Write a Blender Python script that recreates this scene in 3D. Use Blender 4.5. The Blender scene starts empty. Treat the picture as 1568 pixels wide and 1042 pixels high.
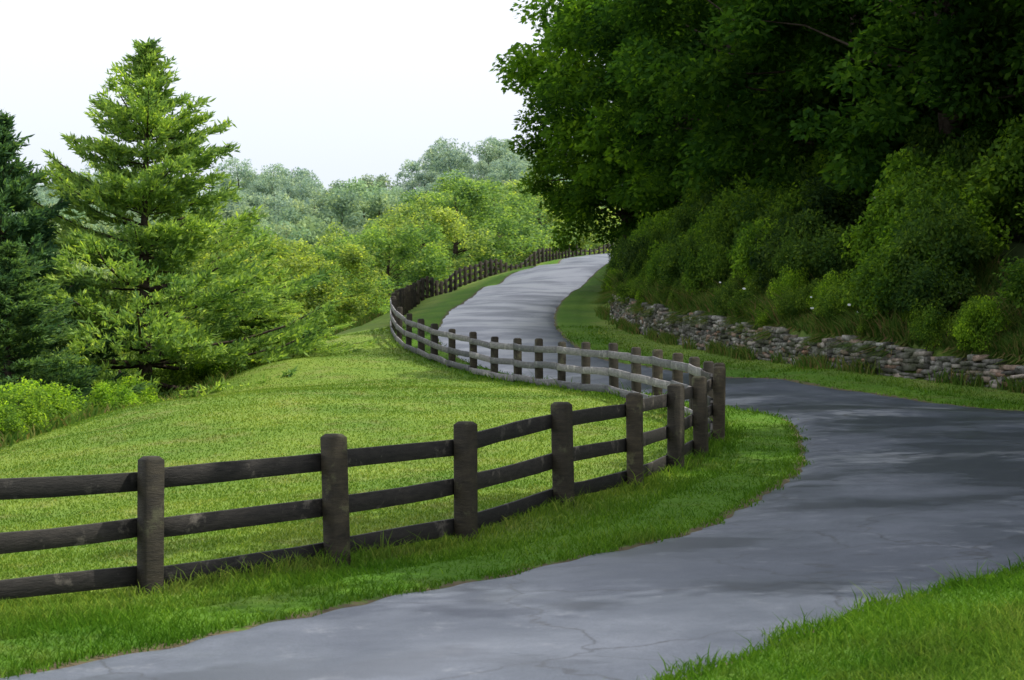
import bpy, math, numpy as np
from mathutils import Vector
rng=np.random.default_rng(7)
CZ=2.4
scene=bpy.context.scene
# ------------------------------------------------------------------ helpers
def new_obj(name,me,parent=None):
    o=bpy.data.objects.new(name,me); scene.collection.objects.link(o)
    if parent: o.parent=parent
    return o
def mk_mesh(name,verts,faces,mats,midx=None,smooth=False):
    me=bpy.data.meshes.new(name)
    verts=np.asarray(verts,dtype=np.float32)
    me.vertices.add(len(verts)); me.vertices.foreach_set('co',verts.ravel())
    faces=[np.asarray(f,dtype=np.int32) for f in faces if len(f)]
    loops=np.concatenate([f.ravel() for f in faces])
    sizes=np.concatenate([np.full(len(f),f.shape[1]) for f in faces])
    starts=np.concatenate([[0],np.cumsum(sizes)[:-1]]).astype(np.int32)
    me.loops.add(len(loops)); me.loops.foreach_set('vertex_index',loops)
    me.polygons.add(len(sizes)); me.polygons.foreach_set('loop_start',starts)
    for m in mats: me.materials.append(m)
    if midx is not None:
        mi=np.concatenate([np.full(len(f),k) for f,k in zip(faces,midx)]).astype(np.int32)
        me.polygons.foreach_set('material_index',mi)
    if smooth: me.polygons.foreach_set('use_smooth',np.ones(len(sizes),dtype=bool))
    me.update(calc_edges=True)
    return me
def ss(a,b,x):
    t=np.clip((x-a)/(b-a),0,1); return t*t*(3-2*t)
def catmull(P,n=12):
    P=np.asarray(P,float); out=[]
    Q=np.vstack([2*P[0]-P[1],P,2*P[-1]-P[-2]])
    t=np.linspace(0,1,n,endpoint=False)[:,None]
    for i in range(1,len(Q)-2):
        a,b,c,d=Q[i-1],Q[i],Q[i+1],Q[i+2]
        out.append(.5*((2*b)+(-a+c)*t+(2*a-5*b+4*c-d)*t**2+(-a+3*b-3*c+d)*t**3))
    out.append(Q[-2][None]); return np.vstack(out)
# ------------------------------------------------------------------ survey data (metres, z relative to eye level)
fence_pts=[(-9.4,14.4,-2.5),(-7.3,15.3,-2.43),(-5.25,16.6,-2.38),(-3.34,18.1,-2.32),(-1.76,19.6,-2.25),(-.51,21.6,-2.15),(.63,24.2,-2.07),(1.67,26.6,-2.03),
(2.45,29.3,-1.96),(3.04,31.6,-1.885),(3.56,33.7,-1.79),(3.8,36,-1.73),(3.86,38.5,-1.7),(3.82,41,-1.66),(3.63,43,-1.6),(3.35,45.2,-1.55),
(3.0,47.3,-1.48),(2.57,49.5,-1.42),(1.96,52,-1.37),(1.37,54,-1.33),(.77,56,-1.29),(.17,58,-1.25),(-.54,60,-1.19),(-1.22,62,-1.07),
(-1.96,64,-.90),(-2.62,66,-.70),(-3.15,68,-.54),(-3.7,70.3,-.35),(-4.19,73,-.06),(-4.56,76,.2),(-4.77,79,.45),(-4.95,82,.63),(-5.08,85,.8)]
fence_far=[(-5.08,85,.8),(-5.2,92,1.12),(-5.2,108,1.95),(-3.64,130,3.4),(-1.2,150,4.95),(2.7,175,6.9),(6.4,200,8.5),(11.5,222,9.7)]
L=[(-8.2,8.0),(-3.45,14.3),(-1.28,17.1),(1.21,20.7),(2.23,22.6),(3.33,25.9),(4.3,29.6),(4.85,33),(5.46,38),(5.42,41),(4.9,44),(4.0,48.5),(2.9,52.5),(1.5,56.8),(.2,61),(-1.2,65),(-2.2,69),(-2.9,74.5),(-3.0,80),(-2.9,92),(-2.5,101),(-1.66,113),(-.3,128),(1.74,145),(4.2,170),(8,200),(14,225),(24,250)]
R=[(-3.6,6.2),(.25,11.7),(2.25,14.6),(4.9,18.2),(7.6,21.6),(10.6,25.8),(12.4,31),(12.8,36),(12.2,41),(10.9,44.5),(8.43,49.5),(6.08,55.5),(5.0,58.8),(4.05,62),(3.1,65),(2.5,68.5),(2.1,73),(1.87,78),(1.85,83),(2.1,92),(2.7,101),(4.0,113),(6.0,128),(7.8,145),(10.2,170),(14,199),(20,222),(29,245)]
roadz=[(-3.45,14.3,-2.4),(-1.28,17.1,-2.3),(1.21,20.7,-2.2),(3.33,25.9,-2.02),(4.85,33,-1.85),(5.46,38,-1.7),(5.42,41,-1.57),(4.9,44,-1.53),
(1.15,13,-2.25),(3.2,15.8,-2.12),(4.9,18.2,-2.09),(7.6,21.6,-2.0),(10.6,25.8,-1.9),(12.4,31,-1.8),(12.2,41,-1.6),(10.9,44.5,-1.58),(8.43,49.5,-1.25),
(6.08,55.5,-1.04),(4.05,62,-.8),(2.5,68.5,-.37),(2.1,73,.02),(1.85,83,.72),(2.1,92,1.35),(2.7,101,2.09),(4,113,3.05),(7.8,145,5.5),(1.74,145,5.46),
(-1.66,113,3.05),(-2.9,92,1.41),(-3,80,.56),(4.2,170,6.95),(10.2,170,7.0),(8,200,8.6),(14,199,8.7),(14,225,9.8),(24,250,10.3)]
wall=[(22,26),(19.5,33),(17,39),(14.8,43.8),(12.6,48),(9.1,53.2),(8.04,58),(6.74,64),(5.26,73),(4.2,84),(4.5,95),(5.2,108),(6.6,120),(9,135),(11.8,155),(17,185),(24,215),(33,240)]
wallz=[(12.6,48,-1.26),(9.1,53.2,-.81),(8.04,58,-.66),(6.74,64,-.4),(5.26,73,.07),(4.2,84,.87),(17,39,-1.4)]
field=[(-7.1,75,0.0),(-8.3,65,-.85),(-9.7,50,-1.73),(-10.5,40,-2.39),(-9.6,30,-2.7),(-4.84,30,-2.29),(-7,20,-2.6),(-6,12,-2.55),(8,15,-1.8),(5,8,-2.0),(0,5,-2.35),(-8,3,-2.7),
(-6.8,85,.55),(-7,100,1.0),(-6.8,115,1.7),(-5.2,135,3.0),(-13,65,-3.2),(-20,65,-7),(-16,42,-4.2),(-22,40,-7),(-30,60,-10),(-12,85,-2.2),(-17,90,-5.5),(-25,95,-9),(-12,120,-2.0),
(-16,150,-3),(-6,165,2.2),(-30,150,-9),(-10,220,-1),(0,210,5.0),(-18,22,-4.5),(-18,8,-4),(20,50,-1.1),(20,80,.7),(15,110,3),(25,140,5),(30,200,9),(30,20,-1.5),(20,10,-1.8),(0,-30,-2.5),(25,-30,-2),(-25,-30,-6)]
ctrl=np.array(fence_pts[::2]+fence_far+roadz+wallz+field,float)
_,ix=np.unique(np.round(ctrl[:,:2],1),axis=0,return_index=True); ctrl=ctrl[ix]
S=50.0
cx=ctrl[:,:2]/S; n=len(cx)
def phi(r2): return .5*r2*np.log(r2+1e-12)
D2=((cx[:,None]-cx[None])**2).sum(-1)
A=np.zeros((n+3,n+3)); A[:n,:n]=phi(D2)+np.eye(n)*2e-5
A[:n,n]=1;A[:n,n+1:]=cx;A[n,:n]=1;A[n+1:,:n]=cx.T
w=np.linalg.solve(A,np.concatenate([ctrl[:,2],[0,0,0]]))
def polydist(P,poly,signed=False):
    poly=np.asarray(poly,float)[:,:2]
    best=np.full(len(P),1e18); sg=np.ones(len(P))
    for a,b in zip(poly[:-1],poly[1:]):
        d=b-a; q=P-a; t=np.clip((q@d)/(d@d),0,1)
        r=q-t[:,None]*d; dd=(r**2).sum(1); m=dd<best
        best[m]=dd[m]
        if signed: sg[m]=np.sign(d[1]*q[m,0]-d[0]*q[m,1])
    return np.sqrt(best)*(sg if signed else 1)
wallc=catmull(wall,5)
def wall_h(y): return .55+.2*ss(45,53,y)+.3*ss(54,66,y)
def far_z(x,y):
    z=-12+ss(230,410,y)*22+ss(540,730,y)*(36+12*ss(-55,-5,x)-5*np.exp(-((x+66)/16)**2))+20*ss(10,50,x)*(1-ss(250,420,y))*ss(20,60,y)
    z=z+1.5*np.sin(x*.045+1+y*.006)*ss(250,350,y)+2.5*np.sin(x*.09+y*.022)*ss(250,400,y)
    z=z+9*np.exp(-((y-465)/45)**2)*(.35+.65*ss(-90,-30,x))
    return z-ss(800,1600,y)*70
def H0(x,y):
    x=np.atleast_1d(np.asarray(x,float)).ravel(); y=np.atleast_1d(np.asarray(y,float)).ravel()
    out=np.empty(len(x))
    for s in range(0,len(x),20000):
        X=x[s:s+20000];Y=y[s:s+20000]
        xc=np.clip(X,-45,45);yc=np.clip(Y,-40,260)
        P=np.stack([xc,yc],1)/S
        r2=((P[:,None]-cx[None])**2).sum(-1)
        z=phi(r2)@w[:n]+w[n]+P@w[n+1:]
        z=z+.012*np.sin(X*1.7+Y*.6)+.012*np.sin(Y*1.1-X*.8)
        Q=np.stack([X,Y],1)
        m=(X>0)&(X<70)&(Y>5)&(Y<270)
        if m.any():
            sd=polydist(Q[m],wallc,True)
            step=(wall_h(Y[m]))*(1-.75*ss(86,100,Y[m]))
            b=step*ss(.1,.4,sd)+.42*np.clip(sd,0,6)+.12*np.clip(sd-6,0,30)
            z[m]+=np.where(sd>0,b,0)*ss(10,34,Y[m])
        ex=np.maximum(np.abs(X)-24,0);ey=np.maximum(Y-225,0)
        wf=ss(0,30,np.hypot(ex,ey))
        out[s:s+20000]=z*(1-wf)+far_z(X,Y)*wf
    return out+CZ
def axis(parts):
    o=[]
    for a,b,s in parts: o.append(np.arange(a,b,s))
    return np.unique(np.round(np.concatenate(o),4))
xs=axis([(-2500,-600,120),(-600,-160,15),(-160,-40,4),(-40,-14,.8),(-14,-7,.3),(-7,14,.16),(14,24,.4),(24,60,1.5),(60,300,10),(300,2501,120)])
ys=axis([(-300,-20,20),(-20,8,2),(8,12,.4),(12,46,.16),(46,90,.25),(90,130,.5),(130,260,1.2),(260,800,6),(800,3001,60)])
X,Y=np.meshgrid(xs,ys);P=np.stack([X.ravel(),Y.ravel()],1)
Z=H0(P[:,0],P[:,1]);ZG=Z.reshape(len(ys),len(xs)).copy()
def H(x,y):
    """ground height, interpolated from the surveyed grid"""
    x=np.clip(np.atleast_1d(np.asarray(x,float)).ravel(),xs[0],xs[-1]-.01);y=np.clip(np.atleast_1d(np.asarray(y,float)).ravel(),ys[0],ys[-1]-.01)
    i=np.clip(np.searchsorted(xs,x)-1,0,len(xs)-2);j=np.clip(np.searchsorted(ys,y)-1,0,len(ys)-2)
    u=(x-xs[i])/(xs[i+1]-xs[i]);v=(y-ys[j])/(ys[j+1]-ys[j])
    return (ZG[j,i]*(1-u)+ZG[j,i+1]*u)*(1-v)+(ZG[j+1,i]*(1-u)+ZG[j+1,i+1]*u)*v
Lc=catmull(L,14);Rc=catmull(R,14)
poly=np.vstack([Lc,Rc[::-1]])
pedge=np.vstack([catmull(L,5),catmull(R,5)[::-1]])
def inroad(P):
    ins=np.zeros(len(P),bool)
    a=poly;b=np.roll(poly,-1,axis=0)
    m=(P[:,1]<255)&(P[:,0]>-12)&(P[:,0]<35)
    Q=P[m]; r=np.zeros(len(Q),bool)
    for (x1,y1),(x2,y2) in zip(a,b):
        if y1==y2: continue
        c=((y1>Q[:,1])!=(y2>Q[:,1]))
        r[c]^=(Q[c,0]<(x2-x1)*(Q[c,1]-y1)/(y2-y1)+x1)
    ins[m]=r; return ins
# ------------------------------------------------------------------ materials
def mat(name):
    m=bpy.data.materials.new(name);m.use_nodes=True;nt=m.node_tree
    for nd in list(nt.nodes): nt.nodes.remove(nd)
    out=nt.nodes.new('ShaderNodeOutputMaterial');return m,nt,out
def N(nt,t,**k):
    nd=nt.nodes.new(t)
    for a,b in k.items(): setattr(nd,a,b)
    return nd
def ramp(nt,src,stops):
    r=nt.nodes.new('ShaderNodeValToRGB');e=r.color_ramp.elements
    while len(e)<len(stops): e.new(.5)
    for el,(p,c) in zip(e,stops): el.position=p;el.color=(*c,1)
    nt.links.new(src,r.inputs[0]);return r
def mixc(nt,f,a,b,mode='MIX'):
    m=nt.nodes.new('ShaderNodeMix');m.data_type='RGBA';m.blend_type=mode
    for s,v in ((0,f),(6,a),(7,b)):
        if isinstance(v,(int,float)): m.inputs[s].default_value=v
        elif isinstance(v,tuple): m.inputs[s].default_value=(*v,1)
        else: nt.links.new(v,m.inputs[s])
    return m.outputs[2]
def noise(nt,vec,scale,detail=4,rough=.55):
    t=nt.nodes.new('ShaderNodeTexNoise');t.inputs['Scale'].default_value=scale;t.inputs['Detail'].default_value=detail;t.inputs['Roughness'].default_value=rough
    if vec is not None: nt.links.new(vec,t.inputs['Vector'])
    return t.outputs[0]
def leafshader(nt,out,col,trans=.35,tcol=(1.25,1.3,.5)):
    d=N(nt,'ShaderNodeBsdfDiffuse');nt.links.new(col,d.inputs[0])
    t=N(nt,'ShaderNodeBsdfTranslucent');nt.links.new(mixc(nt,1.0,col,tcol,'MULTIPLY'),t.inputs[0])
    m=N(nt,'ShaderNodeMixShader');m.inputs[0].default_value=trans
    nt.links.new(d.outputs[0],m.inputs[1]);nt.links.new(t.outputs[0],m.inputs[2])
    nt.links.new(m.outputs[0],out.inputs[0])
def foliage_mat(name,trans=.35,var=1.0,tcol=(1.25,1.3,.5)):
    m,nt,out=mat(name)
    oi=N(nt,'ShaderNodeObjectInfo');g=N(nt,'ShaderNodeNewGeometry');tc=N(nt,'ShaderNodeTexCoord')
    st=[(0,(.5,.58,.6)),(.5,(.95,.95,.9)),(.85,(1.4,1.3,1.0)),(1,(2.1,1.7,.9))]
    st=[(p,tuple(1+(c-1)*var for c in cc)) for p,cc in st]
    r=ramp(nt,g.outputs['Random Per Island'],st)
    c=mixc(nt,1.0,oi.outputs['Color'],r.outputs[0],'MULTIPLY')
    nz=noise(nt,tc.outputs['Object'],.45,1)
    r2=ramp(nt,nz,[(.3,(.58,.68,.75)),(.7,(1.4,1.3,1.0))])
    c=mixc(nt,var,c,mixc(nt,1.0,c,r2.outputs[0],'MULTIPLY'))
    leafshader(nt,out,c,trans,tcol);return m
M_leaf=foliage_mat('leaf',.47,1.0,(1.35,1.4,.5));M_needle=foliage_mat('needles',.4,1.0,(1.25,1.3,.6));M_far=foliage_mat('far_leaf',.38,.6,(1.1,1.1,.8))
m,nt,out=mat('bark');g=N(nt,'ShaderNodeNewGeometry');nz=noise(nt,g.outputs['Position'],6,4)
r=ramp(nt,nz,[(.3,(.03,.022,.018)),(.7,(.10,.08,.065))]);b=N(nt,'ShaderNodeBsdfDiffuse')
nt.links.new(r.outputs[0],b.inputs[0]);nt.links.new(b.outputs[0],out.inputs[0]);M_bark=m
def ground_color(nt,pos,det=4):
    a=noise(nt,pos,.3,det,.6)
    c=ramp(nt,a,[(.3,(.088,.165,.026)),(.5,(.13,.208,.032)),(.7,(.19,.26,.046))]).outputs[0]
    d=noise(nt,pos,.9,3,.65)
    c=mixc(nt,ramp(nt,d,[(.5,(0,0,0)),(.7,(.55,.55,.55))]).outputs[0],c,(.20,.20,.075))
    at=N(nt,'ShaderNodeAttribute',attribute_name='verge')
    c=mixc(nt,at.outputs['Fac'],c,mixc(nt,1.0,c,(.58,.78,.5),'MULTIPLY'))
    return c
m,nt,out=mat('grass_ground');g=N(nt,'ShaderNodeNewGeometry');pos=g.outputs['Position']
c=ground_color(nt,pos)
b_=noise(nt,pos,9,5,.7);c=mixc(nt,1.0,c,ramp(nt,b_,[(.3,(.65,.68,.62)),(.7,(1.2,1.18,1.15))]).outputs[0],'MULTIPLY')
at=N(nt,'ShaderNodeAttribute',attribute_name='edge')
en=noise(nt,pos,5,4,.7);mu=N(nt,'ShaderNodeMath',operation='MULTIPLY');nt.links.new(at.outputs['Fac'],mu.inputs[0]);nt.links.new(en,mu.inputs[1])
c=mixc(nt,ramp(nt,mu.outputs[0],[(.38,(0,0,0)),(.55,(1,1,1))]).outputs[0],c,(.11,.09,.055))
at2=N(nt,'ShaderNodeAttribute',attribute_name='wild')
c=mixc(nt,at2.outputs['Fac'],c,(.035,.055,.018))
b=N(nt,'ShaderNodeBsdfPrincipled');b.inputs['Roughness'].default_value=.95;b.inputs['Specular IOR Level'].default_value=.1
nt.links.new(c,b.inputs[0])
bp=N(nt,'ShaderNodeBump');bp.inputs['Strength'].default_value=.7;bp.inputs['Distance'].default_value=.03
nt.links.new(noise(nt,pos,22,3,.7),bp.inputs['Height']);nt.links.new(bp.outputs[0],b.inputs['Normal'])
nt.links.new(b.outputs[0],out.inputs[0]);M_ground=m
m,nt,out=mat('grass_blades');g=N(nt,'ShaderNodeNewGeometry');c=ground_color(nt,g.outputs['Position'],2)
r=ramp(nt,g.outputs['Random Per Island'],[(0,(.6,.72,.6)),(.6,(1.05,1.08,.95)),(.9,(1.4,1.3,1.1)),(1,(2.2,1.7,1.8))])
c=mixc(nt,1.0,c,r.outputs[0],'MULTIPLY');leafshader(nt,out,c,.38,(1.2,1.2,.8));M_blade=m
m,nt,out=mat('weeds');g=N(nt,'ShaderNodeNewGeometry')
r=ramp(nt,g.outputs['Random Per Island'],[(0,(.05,.11,.02)),(.5,(.10,.18,.035)),(.8,(.16,.19,.05)),(1,(.26,.18,.09))])
leafshader(nt,out,r.outputs[0],.4,(1.2,1.2,.7));M_weed=m
m,nt,out=mat('petals');b=N(nt,'ShaderNodeBsdfDiffuse');b.inputs[0].default_value=(.6,.62,.58,1);nt.links.new(b.outputs[0],out.inputs[0]);M_petal=m
# asphalt: worn, patched, still damp in places
m,nt,out=mat('asphalt');g=N(nt,'ShaderNodeNewGeometry');pos=g.outputs['Position']
n1=noise(nt,pos,.55,7,.66)
c=ramp(nt,n1,[(.32,(.034,.042,.060)),(.5,(.060,.070,.092)),(.68,(.10,.112,.14))]).outputs[0]
n2=noise(nt,pos,60,3,.7);c=mixc(nt,1.0,c,ramp(nt,n2,[(.3,(.55,.55,.55)),(.7,(1.45,1.45,1.45))]).outputs[0],'MULTIPLY')
n3=noise(nt,pos,1.6,8,.78)
c=mixc(nt,ramp(nt,n3,[(.57,(0,0,0)),(.66,(.55,.55,.55))]).outputs[0],c,(.19,.20,.22))
mp2=N(nt,'ShaderNodeMapping');mp2.inputs['Location'].default_value=(31,17,0);mp2.inputs['Scale'].default_value=(.7,.9,1);nt.links.new(pos,mp2.inputs[0])
n4=noise(nt,mp2.outputs[0],.4,5,.6)
c=mixc(nt,ramp(nt,n4,[(.53,(0,0,0)),(.57,(.7,.7,.7))]).outputs[0],c,(.03,.035,.05))
v=N(nt,'ShaderNodeTexVoronoi',feature='DISTANCE_TO_EDGE');v.inputs['Scale'].default_value=.35
wv=N(nt,'ShaderNodeVectorMath',operation='ADD');nt.links.new(pos,wv.inputs[0])
nn=N(nt,'ShaderNodeTexNoise');nn.inputs['Scale'].default_value=1.3;nn.inputs['Detail'].default_value=5;nt.links.new(pos,nn.inputs['Vector']);nt.links.new(nn.outputs[1],wv.inputs[1]);nt.links.new(wv.outputs[0],v.inputs['Vector'])
c=mixc(nt,ramp(nt,v.outputs[0],[(.0,(.8,.8,.8)),(.009,(0,0,0))]).outputs[0],c,(.018,.018,.022))
b=N(nt,'ShaderNodeBsdfPrincipled');nt.links.new(c,b.inputs[0])
nt.links.new(ramp(nt,n4,[(.4,(.46,.46,.46)),(.57,(.3,.3,.3))]).outputs[0],b.inputs['Roughness'])
b.inputs['Specular Tint'].default_value=(.85,.93,1,1)
bp=N(nt,'ShaderNodeBump');bp.inputs['Strength'].default_value=.4;bp.inputs['Distance'].default_value=.008
nt.links.new(n2,bp.inputs['Height']);nt.links.new(bp.outputs[0],b.inputs['Normal']);nt.links.new(b.outputs[0],out.inputs[0]);M_road=m
def wood(name,dark,light,lich,lt=.56):
    m,nt,out=mat(name);g=N(nt,'ShaderNodeNewGeometry');pos=g.outputs['Position']
    mp=N(nt,'ShaderNodeMapping');mp.inputs['Scale'].default_value=(1,1,5);nt.links.new(pos,mp.inputs[0])
    c=ramp(nt,noise(nt,mp.outputs[0],5,6,.7),[(.3,dark),(.72,light)]).outputs[0]
    c=mixc(nt,ramp(nt,noise(nt,pos,3.2,6,.7),[(lt,(0,0,0)),(lt+.1,(.85,.85,.85))]).outputs[0],c,lich)
    rr=ramp(nt,g.outputs['Random Per Island'],[(0,(.65,.65,.65)),(1,(1.5,1.4,1.3))]);c=mixc(nt,1.0,c,rr.outputs[0],'MULTIPLY')
    b=N(nt,'ShaderNodeBsdfPrincipled');b.inputs['Roughness'].default_value=.75;b.inputs['Specular IOR Level'].default_value=.3;nt.links.new(c,b.inputs[0])
    bp=N(nt,'ShaderNodeBump');bp.inputs['Strength'].default_value=.7;bp.inputs['Distance'].default_value=.015
    nt.links.new(noise(nt,mp.outputs[0],14,5,.7),bp.inputs['Height']);nt.links.new(bp.outputs[0],b.inputs['Normal']);nt.links.new(b.outputs[0],out.inputs[0]);return m
M_wood=wood('weathered_wood',(.010,.009,.006),(.045,.038,.022),(.075,.078,.04))
M_rail=wood('rail_wood',(.009,.009,.009),(.036,.033,.03),(.13,.12,.105),.58)
M_raillit=wood('lit_rail_wood',(.09,.09,.10),(.25,.25,.26),(.38,.375,.37))  # same rail wood, with the lit stretch's brightness put into its colour
m,nt,out=mat('field_stone');g=N(nt,'ShaderNodeNewGeometry')
c=ramp(nt,g.outputs['Random Per Island'],[(0,(.09,.085,.08)),(.4,(.18,.17,.16)),(.75,(.31,.30,.28)),(.9,(.27,.16,.12)),(1,(.44,.42,.39))]).outputs[0]
c=mixc(nt,1.0,c,ramp(nt,noise(nt,g.outputs['Position'],5,5,.7),[(.35,(.32,.35,.28)),(.6,(1.2,1.2,1.15))]).outputs[0],'MULTIPLY')
c=mixc(nt,ramp(nt,noise(nt,g.outputs['Position'],1.1,4,.6),[(.48,(0,0,0)),(.62,(.7,.7,.7))]).outputs[0],c,(.055,.065,.03))
b=N(nt,'ShaderNodeBsdfDiffuse');nt.links.new(c,b.inputs[0]);nt.links.new(b.outputs[0],out.inputs[0]);M_stone=m
# ------------------------------------------------------------------ ground
near=(P[:,1]<260)&(P[:,1]>0)&(P[:,0]>-15)&(P[:,0]<35)
dist=np.full(len(P),50.);dist[near]=polydist(P[near],pedge)
ins=inroad(P)
Z-=np.where(ins,np.clip(dist,0,.3)/.3*.09,0)
Z+=np.where((~ins)&(dist<1.0),.03*ss(0,.25,dist),0)
nx,ny=len(xs),len(ys)
i=np.arange(ny-1)[:,None]*nx+np.arange(nx-1)[None];i=i.ravel()
F=np.stack([i,i+1,i+nx+1,i+nx],1)
me=mk_mesh('ground',np.column_stack([P,Z]),[F],[M_ground],smooth=True)
def attr(me,nm,v):
    a=me.attributes.new(nm,'FLOAT','POINT');a.data.foreach_set('value',v.astype(np.float32))
attr(me,'edge',np.where(ins,1.3,1-ss(0,.28,dist)))
attr(me,'verge',1-ss(1.0,2.2,dist))
ridge=[(-12.5,20),(-11.3,30),(-11,40),(-10.4,50),(-9.3,62),(-7.9,75),(-7.3,90),(-7.3,115),(-6,135),(-3.4,152),(.6,177),(4.4,202),(9.5,224),(20,252)]
ridge=catmull([(-14,-40)]+ridge,4)
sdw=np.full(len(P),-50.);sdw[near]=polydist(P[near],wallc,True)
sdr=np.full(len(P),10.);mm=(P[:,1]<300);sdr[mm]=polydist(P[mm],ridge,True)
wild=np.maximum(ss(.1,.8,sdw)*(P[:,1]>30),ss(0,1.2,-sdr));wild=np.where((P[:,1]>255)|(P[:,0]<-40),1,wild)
attr(me,'wild',wild)
new_obj('grass_ground',me)
# ------------------------------------------------------------------ road
k=np.arange(len(Lc));jl=.05*np.sin(k*1.9)+.04*np.sin(k*.77+1);jr=.05*np.sin(k*1.5+2)+.04*np.sin(k*.6)
dv=(Rc-Lc);dv/=np.linalg.norm(dv,axis=1)[:,None]
A_=catmull(Lc+dv*jl[:,None],3);B_=catmull(Rc+dv*jr[:,None],3)
t=np.linspace(0,1,25)
RX=A_[:,None,:]*(1-t)[None,:,None]+B_[:,None,:]*t[None,:,None];nr=len(A_)
rp=RX.reshape(-1,2);rz=H(rp[:,0],rp[:,1])+.015+np.tile(.05*(1-(2*t-1)**2),nr)
edgei=np.tile((t==0)|(t==1),nr);rz[edgei]-=.05
i=(np.arange(nr-1)[:,None]*25+np.arange(24)[None]).ravel()
new_obj('asphalt_road',mk_mesh('road',np.column_stack([rp,rz]),[np.stack([i,i+1,i+26,i+25],1)],[M_road],smooth=True))
# ------------------------------------------------------------------ fence
far=catmull(fence_far,20);seg=np.r_[0,np.cumsum(np.linalg.norm(np.diff(far[:,:2],axis=0),axis=1))]
s=np.arange(2.6,seg[-1],2.6);farp=np.column_stack([np.interp(s,seg,far[:,0]),np.interp(s,seg,far[:,1])])
fp=np.vstack([np.array(fence_pts)[:,:2],farp]);fz=H(fp[:,0],fp[:,1])
def add_box(V,Fl,c,ax,ay,az,hx,hy,hz,bev):
    base=len(V);b=bev;pts=[]
    for zz,ins in ((-hz,0),(hz-b,0),(hz,b)):
        for sx,sy in ((-1,-1),(1,-1),(1,1),(-1,1)):
            x0=sx*(hx-ins);y0=sy*(hy-ins);cb=min(.018,hx*.3)
            if sx*sy>0: pts.append((x0,y0-sy*cb,zz)) ; pts.append((x0-sx*cb,y0,zz))
            else: pts.append((x0-sx*cb,y0,zz)); pts.append((x0,y0-sy*cb,zz))
    for p in pts: V.append(c+ax*p[0]+ay*p[1]+az*p[2])
    for lv in (0,8):
        for q in range(8):
            Fl.append((base+lv+q,base+lv+(q+1)%8,base+lv+8+(q+1)%8,base+lv+8+q))
    return base
Vp=[];Fp=[];caps=[]
for j,(p,z) in enumerate(zip(fp,fz)):
    a=fp[max(j-1,0)];b=fp[min(j+1,len(fp)-1)];d=(b-a)/np.linalg.norm(b-a)
    ln=rng.normal(0,.016,2);az=np.array([ln[0],ln[1],1]);az/=np.linalg.norm(az)
    th=math.atan2(d[1],d[0])+rng.normal(0,.1)
    ax=np.array([math.cos(th),math.sin(th),0]);ay=np.array([-math.sin(th),math.cos(th),0])
    hgt=1.31+rng.normal(0,.02);wd_=.102+rng.normal(0,.004)
    bs=add_box(Vp,Fp,np.array([p[0],p[1],z+hgt/2-.2]),ax,ay,az,wd_,wd_,hgt/2+.2,.035)
    caps.append(tuple(range(bs+16,bs+24)))
Vr=[[],[]];Fr=[[],[]];Cr=[[],[]]
for j in range(len(fp)-1):
    d=fp[j+1]-fp[j];ln=np.linalg.norm(d);d=d/ln;nrm=np.array([-d[1],d[0]])
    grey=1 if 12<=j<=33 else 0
    for hh in (1.05,.59,.14):
        za=fz[j]+hh+rng.normal(0,.016);zb=fz[j+1]+hh+rng.normal(0,.016)
        off=.105+.022+.001*(j%2)
        a=np.array([*(fp[j]+nrm*off),za]);b=np.array([*(fp[j+1]+nrm*off),zb])
        ax=(b-a);L3=np.linalg.norm(ax);ax/=L3;ay=np.array([*nrm,0]);az=np.cross(ax,ay)
        K=5;base=len(Vr[grey]);sg=rng.normal(0,.012)
        for q in range(K+1):
            tt=q/K;c=a+(b-a)*tt+np.array([0,0,sg*4*tt*(1-tt)])
            c=c+ax*((.004 if q==0 else 0)-(.004 if q==K else 0))
            wv=.092+rng.normal(0,.003)
            for (u,v_) in ((-.022,-wv+.006),(-.016,-wv),(.016,-wv),(.022,-wv+.006),(.022,wv-.006),(.016,wv),(-.016,wv),(-.022,wv-.006)):
                Vr[grey].append(c+ay*u+az*v_)
        for q in range(K):
            for e in range(8):
                Fr[grey].append((base+q*8+e,base+(q+1)*8+e,base+(q+1)*8+(e+1)%8,base+q*8+(e+1)%8))
        Cr[grey].append(tuple(range(base,base+8)));Cr[grey].append(tuple(range(base+K*8,base+K*8+8))[::-1])
fence=bpy.data.objects.new('wooden_rail_fence',None);scene.collection.objects.link(fence)
new_obj('posts',mk_mesh('posts',Vp,[np.array(Fp),np.array(caps)],[M_wood]),fence)
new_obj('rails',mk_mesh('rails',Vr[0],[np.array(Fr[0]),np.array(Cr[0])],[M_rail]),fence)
new_obj('lit_tone_rails',mk_mesh('rails_lit',Vr[1],[np.array(Fr[1]),np.array(Cr[1])],[M_raillit]),fence)  # paler colour stands in for the light on this stretch of rails
# ------------------------------------------------------------------ stone wall
g3=np.array([(x,y,z) for z in (-1,0,1) for y in (-1,0,1) for x in (-1,0,1)],float)
nrm_=np.linalg.norm(g3,axis=1)
tmpl=g3.copy();tmpl[nrm_>1.7]*=.89;k2=(nrm_>1.3)&(nrm_<1.5);tmpl[k2]*=.97
def gi(x,y,z): return (z+1)*9+(y+1)*3+(x+1)
tf=[]
for ax_ in range(3):
    for sgn in (-1,1):
        for u in (-1,0):
            for v_ in (-1,0):
                q=[]
                for du,dv_ in ((0,0),(1,0),(1,1),(0,1)):
                    c=[0,0,0];c[ax_]=sgn;c[(ax_+1)%3]=u+du;c[(ax_+2)%3]=v_+dv_;q.append(gi(*c))
                tf.append(q if sgn>0 else q[::-1])
tf=np.array(tf)
wl=catmull(wall[2:10],20);sg_=np.r_[0,np.cumsum(np.linalg.norm(np.diff(wl,axis=0),axis=1))]
SV=[];SF=[];cnt=0
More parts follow.
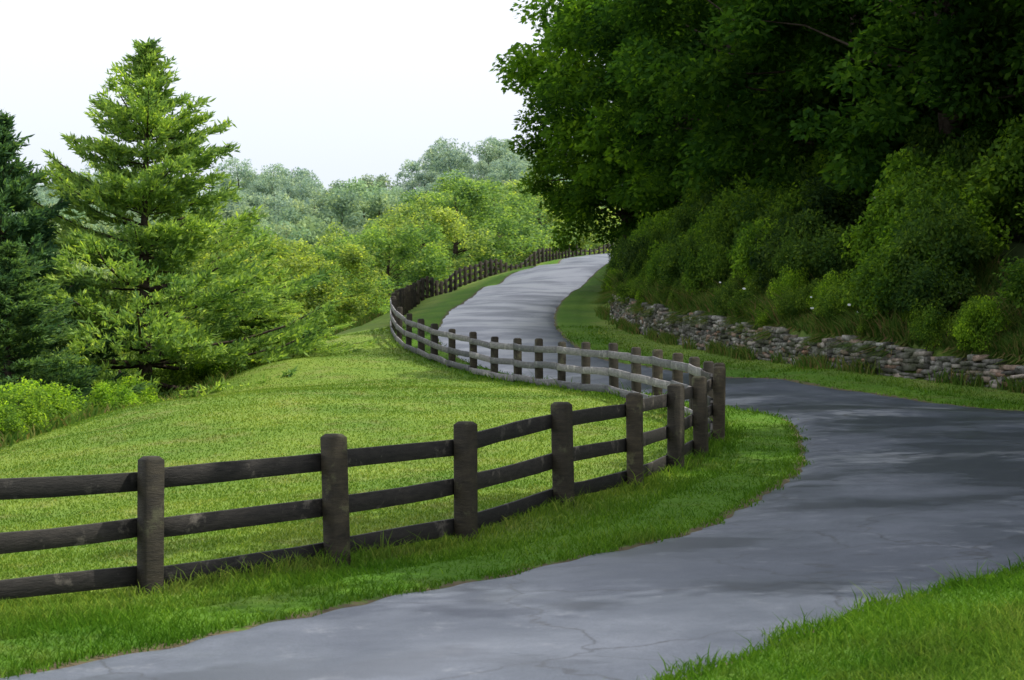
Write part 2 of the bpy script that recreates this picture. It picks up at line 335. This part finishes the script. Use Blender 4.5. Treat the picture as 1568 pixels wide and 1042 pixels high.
for row in range(13):
    s0=rng.uniform(0,.3)
    while s0<sg_[-1]-.3:
        l=rng.uniform(.12,.5)*(1 if rng.random()<.8 else 1.4);h=rng.uniform(.09,.16)
        sm=s0+l/2
        px=np.interp(sm,sg_,wl[:,0]);py=np.interp(sm,sg_,wl[:,1])
        qx=np.interp(sm+.1,sg_,wl[:,0]);qy=np.interp(sm+.1,sg_,wl[:,1])
        d=np.array([qx-px,qy-py]);d/=np.linalg.norm(d);nr_=np.array([d[1],-d[0]])
        step=wall_h(py)+.04+.07*math.sin(sm*.9)+.06*math.sin(sm*2.3)
        zb=row*.105-.03+.025*math.sin(sm*1.7+row)+rng.normal(0,.008)
        if zb+.06<step and rng.random()>.02:
            bz=H(px-nr_[0]*.1,py-nr_[1]*.1)[0]
            c=np.array([px,py,bz+zb+h/2])+np.array([*nr_,0])*(.12+row*.013+rng.normal(0,.024))
            ax=np.array([*d,rng.normal(0,.05)]);ay=np.array([*nr_,0])
            t_=tmpl*(1+rng.normal(0,.08,tmpl.shape))
            v=c+t_[:,0:1]*ax*(l/2)+t_[:,1:2]*ay*.2+t_[:,2:3]*np.array([0,0,1])*(h/2)
            SV.append(v);SF.append(tf+27*cnt);cnt+=1
        s0+=l*.98
new_obj('dry_stone_wall',mk_mesh('wall',np.vstack(SV),[np.vstack(SF)],[M_stone]))
# ------------------------------------------------------------------ blades
def blades(P,z,h,w_,lean,ph=None):
    n=len(P);th=rng.uniform(0,2*np.pi,n)
    if ph is None: ph=rng.uniform(0,2*np.pi,n)
    base=np.column_stack([P,z-.01]);side=np.column_stack([np.cos(th),np.sin(th),np.zeros(n)])*(w_/2)[:,None]
    ld=np.column_stack([np.cos(ph),np.sin(ph),np.zeros(n)])*(h*lean)[:,None]
    up=np.zeros((n,3));up[:,2]=h
    v=np.empty((n,5,3));v[:,0]=base-side;v[:,1]=base+side;v[:,2]=base+side*.8+up*.6+ld*.35;v[:,3]=base-side*.8+up*.6+ld*.35;v[:,4]=base+up+ld
    b=np.arange(n)*5
    return v.reshape(-1,3),[np.stack([b,b+1,b+2,b+3],1),np.stack([b+3,b+2,b+4],1)]
NB=430000
D=10.5*(80/10.5)**rng.random(NB);tn=rng.uniform(-.31,.31,NB)
Pb=np.column_stack([D*tn,D])
dr=polydist(Pb,pedge);ir=inroad(Pb);sw=polydist(Pb,wallc,True);sr=polydist(Pb,ridge,True)
rag=.12+.12*np.sin(Pb[:,0]*4.3+Pb[:,1]*2.1)+.06*np.sin(Pb[:,0]*11-Pb[:,1]*7)
ok=((~ir)|(dr<rag*rng.random(NB)))&(sw<.1)&(sr>-1.0)
Pb=Pb[ok];D=D[ok];dr=dr[ok]
df=polydist(Pb,fp)
clump=.5+.5*np.sin(Pb[:,0]*3.1+np.sin(Pb[:,1]*2.3)*2)*np.sin(Pb[:,1]*2.7+Pb[:,0])
clump2=np.clip(.5+.6*np.sin(Pb[:,0]*1.13+2*np.sin(Pb[:,1]*.71+1))*np.sin(Pb[:,1]*.93+Pb[:,0]*.4),0,1)
vg=1-ss(1.6,2.6,dr)
hh=rng.uniform(.02,.04,len(Pb))*(.8+.4*clump2)*(1+1.0*vg*(.2+clump*.6+clump2*.6));hh*=np.where(df<.22,2.2,1.0)
hh*=1+rng.random(len(Pb))**14*1.8*vg
ww=.006+.00035*D
v,f=blades(Pb,H(Pb[:,0],Pb[:,1])+.015,hh,ww*rng.uniform(.7,1.3,len(Pb)),rng.uniform(.3,1.4,len(Pb)))
gm=mk_mesh('grass',v,f,[M_blade]);attr(gm,'verge',np.repeat(1-ss(1.0,2.2,dr),5))
new_obj('grass',gm)
nw=110000
wd=catmull(wall[2:14],30);sg2=np.r_[0,np.cumsum(np.linalg.norm(np.diff(wd,axis=0),axis=1))]
sm=rng.uniform(0,1,nw)*sg2[-1];pxy=np.column_stack([np.interp(sm,sg2,wd[:,0]),np.interp(sm,sg2,wd[:,1])])
q=np.column_stack([np.interp(sm+.2,sg2,wd[:,0]),np.interp(sm+.2,sg2,wd[:,1])])-np.column_stack([np.interp(sm-.2,sg2,wd[:,0]),np.interp(sm-.2,sg2,wd[:,1])]);q/=np.linalg.norm(q,axis=1)[:,None]
off=.38+rng.random(nw)**1.8*4
Pw=pxy+np.column_stack([q[:,1],-q[:,0]])*off[:,None]
cl=np.clip(.5+.7*np.sin(sm*1.3)*np.sin(sm*.47+1)+.3*np.sin(sm*3.1),0,1.3)
v1,f1=blades(Pw,H(Pw[:,0],Pw[:,1]),rng.uniform(.15,.55,nw)*(.5+cl),rng.uniform(.02,.06,nw),rng.uniform(.3,1.3,nw))
hg=(off<.75)&(rng.random(nw)<cl);n3_=hg.sum();ph3=np.arctan2(q[hg][:,0],-q[hg][:,1])+rng.normal(0,.5,n3_)
zl=H(Pw[hg][:,0],Pw[hg][:,1]);v3,f3=blades(Pw[hg],zl+.08,-rng.uniform(.05,.42,n3_)*(.4+cl[hg]),rng.uniform(.03,.07,n3_),-rng.uniform(1.0,2.5,n3_),ph3)
nft=14000;sm4=rng.uniform(0,sg2[-1]*.55,nft);kp=np.sin(sm4*.8)+np.sin(sm4*2.1+1)+rng.normal(0,.5,nft)>.3;sm4=sm4[kp]
Pq=np.column_stack([np.interp(sm4,sg2,wd[:,0]),np.interp(sm4,sg2,wd[:,1])])+rng.normal(0,.1,(len(sm4),2))-np.array([.14,0])
v4,f4=blades(Pq,H(Pq[:,0],Pq[:,1]),rng.uniform(.1,.5,len(sm4)),rng.uniform(.02,.05,len(sm4)),rng.uniform(.2,.9,len(sm4)))
nw2=30000
sg3=np.r_[0,np.cumsum(np.linalg.norm(np.diff(ridge,axis=0),axis=1))];sm2=rng.uniform(sg3[-1]*.15,sg3[-1]*.8,nw2)
Pr=np.column_stack([np.interp(sm2,sg3,ridge[:,0]),np.interp(sm2,sg3,ridge[:,1])])+np.column_stack([-rng.random(nw2)*3.5-.2,rng.normal(0,.3,nw2)])
v2,f2=blades(Pr,H(Pr[:,0],Pr[:,1]),rng.uniform(.15,.45,nw2),rng.uniform(.03,.06,nw2),rng.uniform(.3,1.2,nw2))
VV=[v1,v2,v3,v4];FF=[];o_=0
for v_,f_ in zip(VV,(f1,f2,f3,f4)):
    FF+=[x+o_ for x in f_];o_+=len(v_)
new_obj('bank_weeds',mk_mesh('weeds',np.vstack(VV),FF,[M_weed]))
nf=70;ii=rng.integers(0,nw,nf);Pf=Pw[ii];zf=H(Pf[:,0],Pf[:,1])+rng.uniform(.4,.9,nf)
ang=np.arange(6)*np.pi/3;fr=rng.uniform(.03,.06,nf)
vf=np.stack([np.column_stack([Pf[:,0]+np.cos(a_)*fr,Pf[:,1]+np.sin(a_)*fr*.6,zf+np.sin(a_)*fr*.6]) for a_ in ang],1).reshape(-1,3)
new_obj('wildflowers',mk_mesh('flowers',vf,[np.arange(nf*6).reshape(nf,6)],[M_petal]))
# ------------------------------------------------------------------ trees
def tube(path,rad,ns=7):
    path=np.asarray(path,float);K=len(path);V=[]
    for i_ in range(K):
        d=path[min(i_+1,K-1)]-path[max(i_-1,0)];d/=np.linalg.norm(d)+1e-9
        u=np.cross(d,[0.3,1,0.2]);u/=np.linalg.norm(u);v=np.cross(d,u)
        for a_ in range(ns):
            an=2*np.pi*a_/ns;V.append(path[i_]+rad[i_]*(math.cos(an)*u+math.sin(an)*v))
    F=[]
    for i_ in range(K-1):
        for a_ in range(ns): F.append((i_*ns+a_,i_*ns+(a_+1)%ns,(i_+1)*ns+(a_+1)%ns,(i_+1)*ns+a_))
    return np.array(V),np.array(F)
def quads(C,d,wd,l,w_):
    n=len(C);v=np.empty((n,4,3));v[:,0]=C-d*l[:,None]*.5;v[:,1]=C+wd*w_[:,None]*.5-d*l[:,None]*.05;v[:,2]=C+d*l[:,None]*.5;v[:,3]=C-wd*w_[:,None]*.5-d*l[:,None]*.05
    return v.reshape(-1,3),np.arange(4*n).reshape(n,4)
def unit(a): return a/(np.linalg.norm(a,axis=1)[:,None]+1e-9)
def broad(name,H_,R_,c0,ncl,nleaf,ls,seed,crs=(.13,.24),squash=.6,limbs=.35,trunk=.02,mt=None,droop=.25):
    r=np.random.default_rng(seed);W=[];B=[];nb=0
    lean=r.normal(0,.03*H_,2)
    tp=[np.array([lean[0]*t_**2+.02*H_*math.sin(t_*5+seed),lean[1]*t_**2,-.6+(H_*.85+.6)*t_]) for t_ in np.linspace(0,1,9)]
    tr=[trunk*H_*(1.25-t_*1.1)+.01 for t_ in np.linspace(0,1,9)]
    v,f=tube(tp,tr,9);W.append(v);B.append(f);nb=len(v)
    u=unit(r.normal(size=(ncl,3)));rr=.4+.6*r.random(ncl)**.45
    th=np.arctan2(u[:,1],u[:,0]);ph=seed*1.3
    lump=1+.16*np.sin(3*th+ph)+.1*np.sin(5*th+2*u[:,2]*3+ph)+.12*np.sin(u[:,2]*6+ph*2)
    hz=(H_-c0)/2
    C=np.column_stack([u[:,0]*R_*rr*lump,u[:,1]*R_*rr*lump,c0+hz+u[:,2]*hz*rr*(.92+.08*lump)])
    C[:,:2]+=lean*(C[:,2:3]/H_)**2
    cr=r.uniform(*crs,ncl)*R_
    per=np.maximum((nleaf*cr**2/(cr**2).sum()).astype(int),8)
    idx=np.repeat(np.arange(ncl),per);n=len(idx)
    q=unit(r.normal(size=(n,3)));rad=r.random(n)**.4
    q2=q*rad[:,None]*cr[idx][:,None]*np.array([1.15,1.15,squash])
    LC=C[idx]+q2;LC[:,2]-=droop*(q2[:,0]**2+q2[:,1]**2)/cr[idx]
    d=unit(q*np.array([1,1,.3])+r.normal(0,.55,(n,3))+np.array([0,0,-.3]))
    wd=unit(np.cross(d,r.normal(0,.6,(n,3))+np.array([0,0,1.0])))
    l=r.uniform(.7,1.35,n)*ls
    lv,lf=quads(LC,d,wd,l,l*.6)
    for c_ in range(0,ncl):
        if r.random()>limbs: continue
        e=C[c_];t0=np.clip((e[2]-c0*.6)/H_*.75+.12,.15,.95);k_=t0*8;a_=tp[int(k_)]+(tp[min(int(k_)+1,8)]-tp[int(k_)])*(k_-int(k_))
        mid=(a_+e)/2+np.array([0,0,.08*H_*r.uniform(-.2,.6)])+r.normal(0,.02*H_,3)
        br=trunk*H_*.33*(1.1-t0)
        v,f=tube([a_,(a_+mid)/2+r.normal(0,.01*H_,3),mid,(mid+e)/2+r.normal(0,.01*H_,3),e],[br,br*.8,br*.6,br*.4,br*.15],5);W.append(v);B.append(f+nb);nb+=len(v)
    return mk_mesh(name,np.vstack(W+[lv]),[np.vstack(B),lf+nb],[M_bark,mt or M_leaf],[0,1])
def conifer(name,H_,R_,seed,whorl=.5,ls=.3,dens=1.0,bare=.06,upt=.35,m_=13,mt=None,nbr_=(5,8)):
    r=np.random.default_rng(seed);W=[];B=[];nb=0
    tp=[np.array([.01*H_*math.sin(t_*4+seed)*t_,.008*H_*math.sin(t_*5),-.8+(H_+.8)*t_]) for t_ in np.linspace(0,1,12)]
    v,f=tube(tp,[.019*H_*(1-t_)+.012 for t_ in np.linspace(0,1,12)],9);W.append(v);B.append(f);nb=len(v)
    LC=[];LD=[]
    z=H_*bare;ph=0
    while z<H_*.985:
        t_=z/H_;prof=(1-t_)**.95*(.55+.45*min(1,t_/.2+.3))*1.12+.015;nbr=int(r.integers(*nbr_))
        ph+=r.uniform(.3,1.2);wr=r.uniform(.75,1.15)
        for k_ in range(nbr):
            az=ph+2*np.pi*k_/nbr+r.normal(0,.2);Lb=max(R_*prof*wr*r.uniform(.5,1.15),.22)
            if r.random()<.1: Lb*=1.25
            o=np.array([math.cos(az),math.sin(az),0]);sd=np.array([-o[1],o[0],0])
            rise=r.uniform(-.05,.3)*(.5+t_*1.8);zz=z+r.uniform(-.15,.15)
            def pt(s_): return np.array([0,0,zz])+o*Lb*s_+np.array([0,0,Lb*(rise*s_-.16*s_*(1-t_)+upt*.6*s_**3)])
            if Lb>.6:
                ps=[pt(s_) for s_ in (0,.25,.5,.75,1)];v,f=tube(ps,[.012+.012*Lb*q_ for q_ in (1,.8,.55,.35,.1)],5);W.append(v);B.append(f+nb);nb+=len(v)
            nt_=int(max(4,Lb*5.5*dens))
            for s_ in np.linspace(.28 if Lb>1 else .05,1,nt_):
                p0=pt(s_);wdt=Lb*.36*math.sin(min(1,(1.12-s_)*1.3)*1.5)
                for e in range(3 if s_<.95 else 1):
                    lat=0 if s_>=.95 else r.uniform(-1,1)
                    LC.append(p0+sd*lat*wdt+o*abs(lat)*wdt*.4+np.array([0,0,r.normal(0,.05)-.06*abs(lat)*wdt]));LD.append(o*1.0+sd*lat*.9+np.array([0,0,.5]))
        z+=whorl*(1-.45*t_)*r.uniform(.8,1.2)
    LC=np.array(LC);LD=unit(np.array(LD))
    idx=np.repeat(np.arange(len(LC)),m_);n=len(idx)
    d=unit(LD[idx]*.8+r.normal(0,.5,(n,3))+np.array([0,0,.2]));l=r.uniform(.7,1.3,n)*ls
    C=LC[idx]+d*l[:,None]*.4+r.normal(0,.06,(n,3))*np.array([1,1,.6])+LD[idx]*r.uniform(-.15,.2,(n,1))
    wd=unit(np.cross(d,r.normal(0,1,(n,3))))
    lv,lf=quads(C,d,wd,l,l*.26)
    return mk_mesh(name,np.vstack(W+[lv]),[np.vstack(B),lf+nb],[M_bark,mt or M_needle],[0,1])
def place(name,me,x,y,s=1,col=(.05,.1,.02),rz=0,sz=None,parent=None,dz=0,sx=None):
    o=new_obj(name,me,parent);o.location=(x,y,float(H(x,y)[0])+dz);o.rotation_euler=(0,0,rz)
    o.scale=(sx or s,sx or s,sz or s);o.color=(*col,1);return o
def top(name,me,h0,x,y,ztop,sx,col,rz,parent=None):
    g_=float(H(x,y)[0]);o=new_obj(name,me,parent);o.location=(x,y,g_);o.scale=(sx,sx,(ztop+CZ-g_)/h0);o.rotation_euler=(0,0,rz);o.color=(*col,1);return o
pineA=conifer('pineA',14,6.3,3,.66,.27,1.0,m_=12)
pineB=conifer('pineB',13,4.9,11,.58,.27,1.0)
PY=(.23,.36,.125);PB=(.075,.155,.095)
top('pine_tree',pineA,14,-12.3,66,9.9,1.0,PY,.4)
top('pine_tree',pineB,13,-16.8,64,7.4,1.05,PB,1.2)
top('pine_tree',pineB,13,-14.9,58,2.8,.8,(.11,.20,.10),3.2)
top('pine_tree',pineA,14,-9.4,71,2.6,.6,PY,2.2)
top('pine_tree',pineA,14,-19.5,72,6.5,1.0,PB,4.2)
big=[broad('big%d'%i_,18,6.6,1.4,130,44000,.27,20+i_,crs=(.12,.21),squash=.7) for i_ in range(3)]
DK=(.050,.118,.026)
spots=[(8.8,101,1.28),(10.2,89,1.1),(11.2,79,1.05),(12.4,70.5,1.02),(14.2,63,1.0),(17,57,1.0),(20.5,51,1.0),(11.5,115,1.25),(15,131,1.2),(16.5,98,1.2),(18,82,1.15),(20,70,1.15),(24,61,1.1),(17,148,1.15),(22,165,1.1),(26,120,1.3),(25,90,1.3),(30,72,1.3),(24.5,45,.95),(28,53,1.1),(21,190,1.0),(6.5,108,1.0)]
for k_,(x,y,s_) in enumerate(spots):
    f_=rng.uniform(.65,1.45);lt=k_ in(0,7,21)
    place('broadleaf_tree',big[k_%3],x,y,s_,(DK[0]*f_*(1.6 if lt else 1),DK[1]*f_*(1.4 if lt else 1),DK[2]*f_),k_*1.7,dz=-.5)
shade=broad('shade',19,6.0,8.0,66,18000,.28,41,limbs=.6)
for x,y,s_,rz in ((9.9,23.0,.85,0),(13.5,24.0,1.0,1.1),(16.2,30.5,1.0,2.5),(19,38,1.0,4.0)):
    place('broadleaf_tree',shade,x,y,s_,DK,rz)
shr=[broad('shr%d'%i_,2.2,1.5,.1,30,5600,.15,60+i_,crs=(.2,.4),squash=.9,limbs=.5,trunk=.015) for i_ in range(2)]
und=bpy.data.objects.new('bank_undergrowth',None);scene.collection.objects.link(und)
wd=catmull(wall[2:15],30);sg2=np.r_[0,np.cumsum(np.linalg.norm(np.diff(wd,axis=0),axis=1))]
for k_ in range(390):
    lip=k_>=210
    sm=rng.uniform(0,sg2[-1]*(.75 if lip else 1));px=np.interp(sm,sg2,wd[:,0]);py=np.interp(sm,sg2,wd[:,1]);dx=np.interp(sm+.3,sg2,wd[:,0])-px;dy=np.interp(sm+.3,sg2,wd[:,1])-py;l_=math.hypot(dx,dy)+1e-6
    if lip:
        off=rng.uniform(.35,1.6);f_=rng.uniform(.7,1.7);s_=rng.uniform(.15,.4)
        place('shrub',shr[k_%2],px+dy/l_*off,py-dx/l_*off,s_,(.11*f_,.19*f_,.045),rng.uniform(0,6),parent=und,sz=s_*rng.uniform(.9,1.7),dz=-.15)
    else:
        off=1.0+rng.random()**1.4*6.5;f_=rng.uniform(.55,1.6)
        place('shrub',shr[k_%2],px+dy/l_*off,py-dx/l_*off,rng.uniform(.25,.6)+.12*off,(.085*f_,.16*f_,.04),rng.uniform(0,6),parent=und,sz=rng.uniform(.5,.9)+.1*off)
br=bpy.data.objects.new('field_edge_brush',None);scene.collection.objects.link(br)
for k_ in range(90):
    yy=rng.uniform(30,112);rx=np.interp(yy,ridge[:,1],ridge[:,0]);f_=rng.uniform(.7,1.4)
    o_=rng.uniform(1.2,5)
    place('shrub',shr[k_%2],rx-o_,yy,rng.uniform(.3,.5)+.07*o_,(.18*f_,.30*f_,.065),rng.uniform(0,6),parent=br)
mid=[broad('mid%d'%i_,12,4.8,.3,110,22000,.24,80+i_,crs=(.12,.24),squash=.9,droop=.1) for i_ in range(3)]
OL=(.27,.36,.13);GN=(.16,.28,.10)
for k_,(x,y,zt,sx,c_) in enumerate([(-11.3,112,5.6,.8,OL),(-14.2,108,6.4,.85,OL),(-9.6,118,3.2,.62,GN),(-17,118,8,1,GN),(-12.5,125,5.5,.8,GN),(-14.5,98,3.2,.8,OL),(-11.2,97,1.6,.6,OL),
  (-9.4,152,9.3,.95,GN),(-7.6,166,12,1.1,OL),(-5.4,182,15,1.25,GN),(-1.8,203,17.6,1.4,GN),(3.4,218,18.8,1.4,OL),(7,236,18.8,1.4,GN),(-14,186,11.2,1.1,GN),(-17,172,10,1.1,OL),(-10,192,13.5,1.2,GN),(-21,160,9,1.1,GN),(-6,215,17,1.3,OL),(-12.5,140,6.8,.85,GN),(-25,150,9,1.2,OL),(-20,135,7,1,GN),(2,245,19.5,1.4,GN),(12,250,20,1.4,OL)]):
    hz=min(1,max(0,(y-95)/150))*.3;c_=tuple(a*(1-hz)+b*hz for a,b in zip(c_,(.36,.47,.42)))  # haze over distance is blended into the crown colour
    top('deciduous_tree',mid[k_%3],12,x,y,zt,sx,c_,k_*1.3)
fr_=[broad('far%d'%i_,12,5.2,.3,60,5200,.5,100+i_,crs=(.18,.32),limbs=.05,mt=M_far,squash=.85,droop=.1) for i_ in range(3)]+[conifer('farpine',14,4.4,120,1.0,.9,.4,m_=8,mt=M_far)]
forest=bpy.data.objects.new('distant_forest',None);scene.collection.objects.link(forest)
y_=172.
while y_<780:
    sp=8.0+(y_-170)/75
    x_=-.34*y_-15
    while x_<.07*y_+22:
        xx=x_+rng.uniform(-.5,.5)*sp;yy=y_+rng.uniform(-.5,.5)*sp
        if not(yy<262 and xx>-22):
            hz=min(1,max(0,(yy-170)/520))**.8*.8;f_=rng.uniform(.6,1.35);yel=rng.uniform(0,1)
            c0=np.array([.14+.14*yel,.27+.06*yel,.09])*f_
            c_=c0*(1-hz)+np.array([.36,.49,.49])*hz*(.85+.15*f_)  # aerial haze painted as paler leaf colour, stronger with distance
            t_=fr_[3] if rng.random()<.07 else fr_[int(rng.integers(0,3))]
            s_=rng.uniform(.7,1.35)*(1+(yy-170)/2600)
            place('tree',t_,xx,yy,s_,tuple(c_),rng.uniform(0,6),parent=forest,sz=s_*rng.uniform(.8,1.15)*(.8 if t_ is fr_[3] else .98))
        x_+=sp
    y_+=sp*.9
# ------------------------------------------------------------------ light, sky
el=math.radians(57);az=math.radians(12)
d=Vector((math.cos(az)*math.cos(el),math.sin(az)*math.cos(el),math.sin(el)))
sl=bpy.data.lights.new('sun','SUN');sl.energy=5.0;sl.angle=math.radians(.53);sl.color=(1,.94,.82)
so=new_obj('sun',sl);so.rotation_euler=d.to_track_quat('Z','Y').to_euler()
wld=bpy.data.worlds.new('World');scene.world=wld;wld.use_nodes=True;nt=wld.node_tree
bg=nt.nodes['Background'];bg.inputs[1].default_value=.15
sk=nt.nodes.new('ShaderNodeTexSky');sk.sky_type='NISHITA';sk.sun_disc=False;sk.sun_elevation=el;sk.sun_rotation=math.radians(78);sk.air_density=1.2;sk.dust_density=3;sk.ozone_density=1
# bright summer haze veiling the sky
tc=nt.nodes.new('ShaderNodeTexCoord');sx_=nt.nodes.new('ShaderNodeSeparateXYZ');nt.links.new(tc.outputs['Generated'],sx_.inputs[0])
hz=ramp(nt,sx_.outputs[2],[(0,(.64,.70,.78)),(.085,(.71,.745,.79)),(.16,(.84,.85,.87)),(.3,(.92,.93,.96))])
hc=mixc(nt,1.0,hz.outputs[0],(9.0,9.2,9.8),'MULTIPLY')
nt.links.new(mixc(nt,.87,sk.outputs[0],hc),bg.inputs[0])
cam=bpy.data.cameras.new('camera');co=new_obj('camera',cam);co.location=(0,0,CZ);co.rotation_euler=(math.radians(90),0,0)
cam.sensor_width=36;cam.lens=68.88;cam.clip_end=6000;cam.clip_start=.1
cam.dof.use_dof=True;cam.dof.focus_distance=32;cam.dof.aperture_fstop=4.5
scene.camera=co
scene.view_settings.view_transform='Standard';scene.view_settings.look='None';scene.view_settings.exposure=0
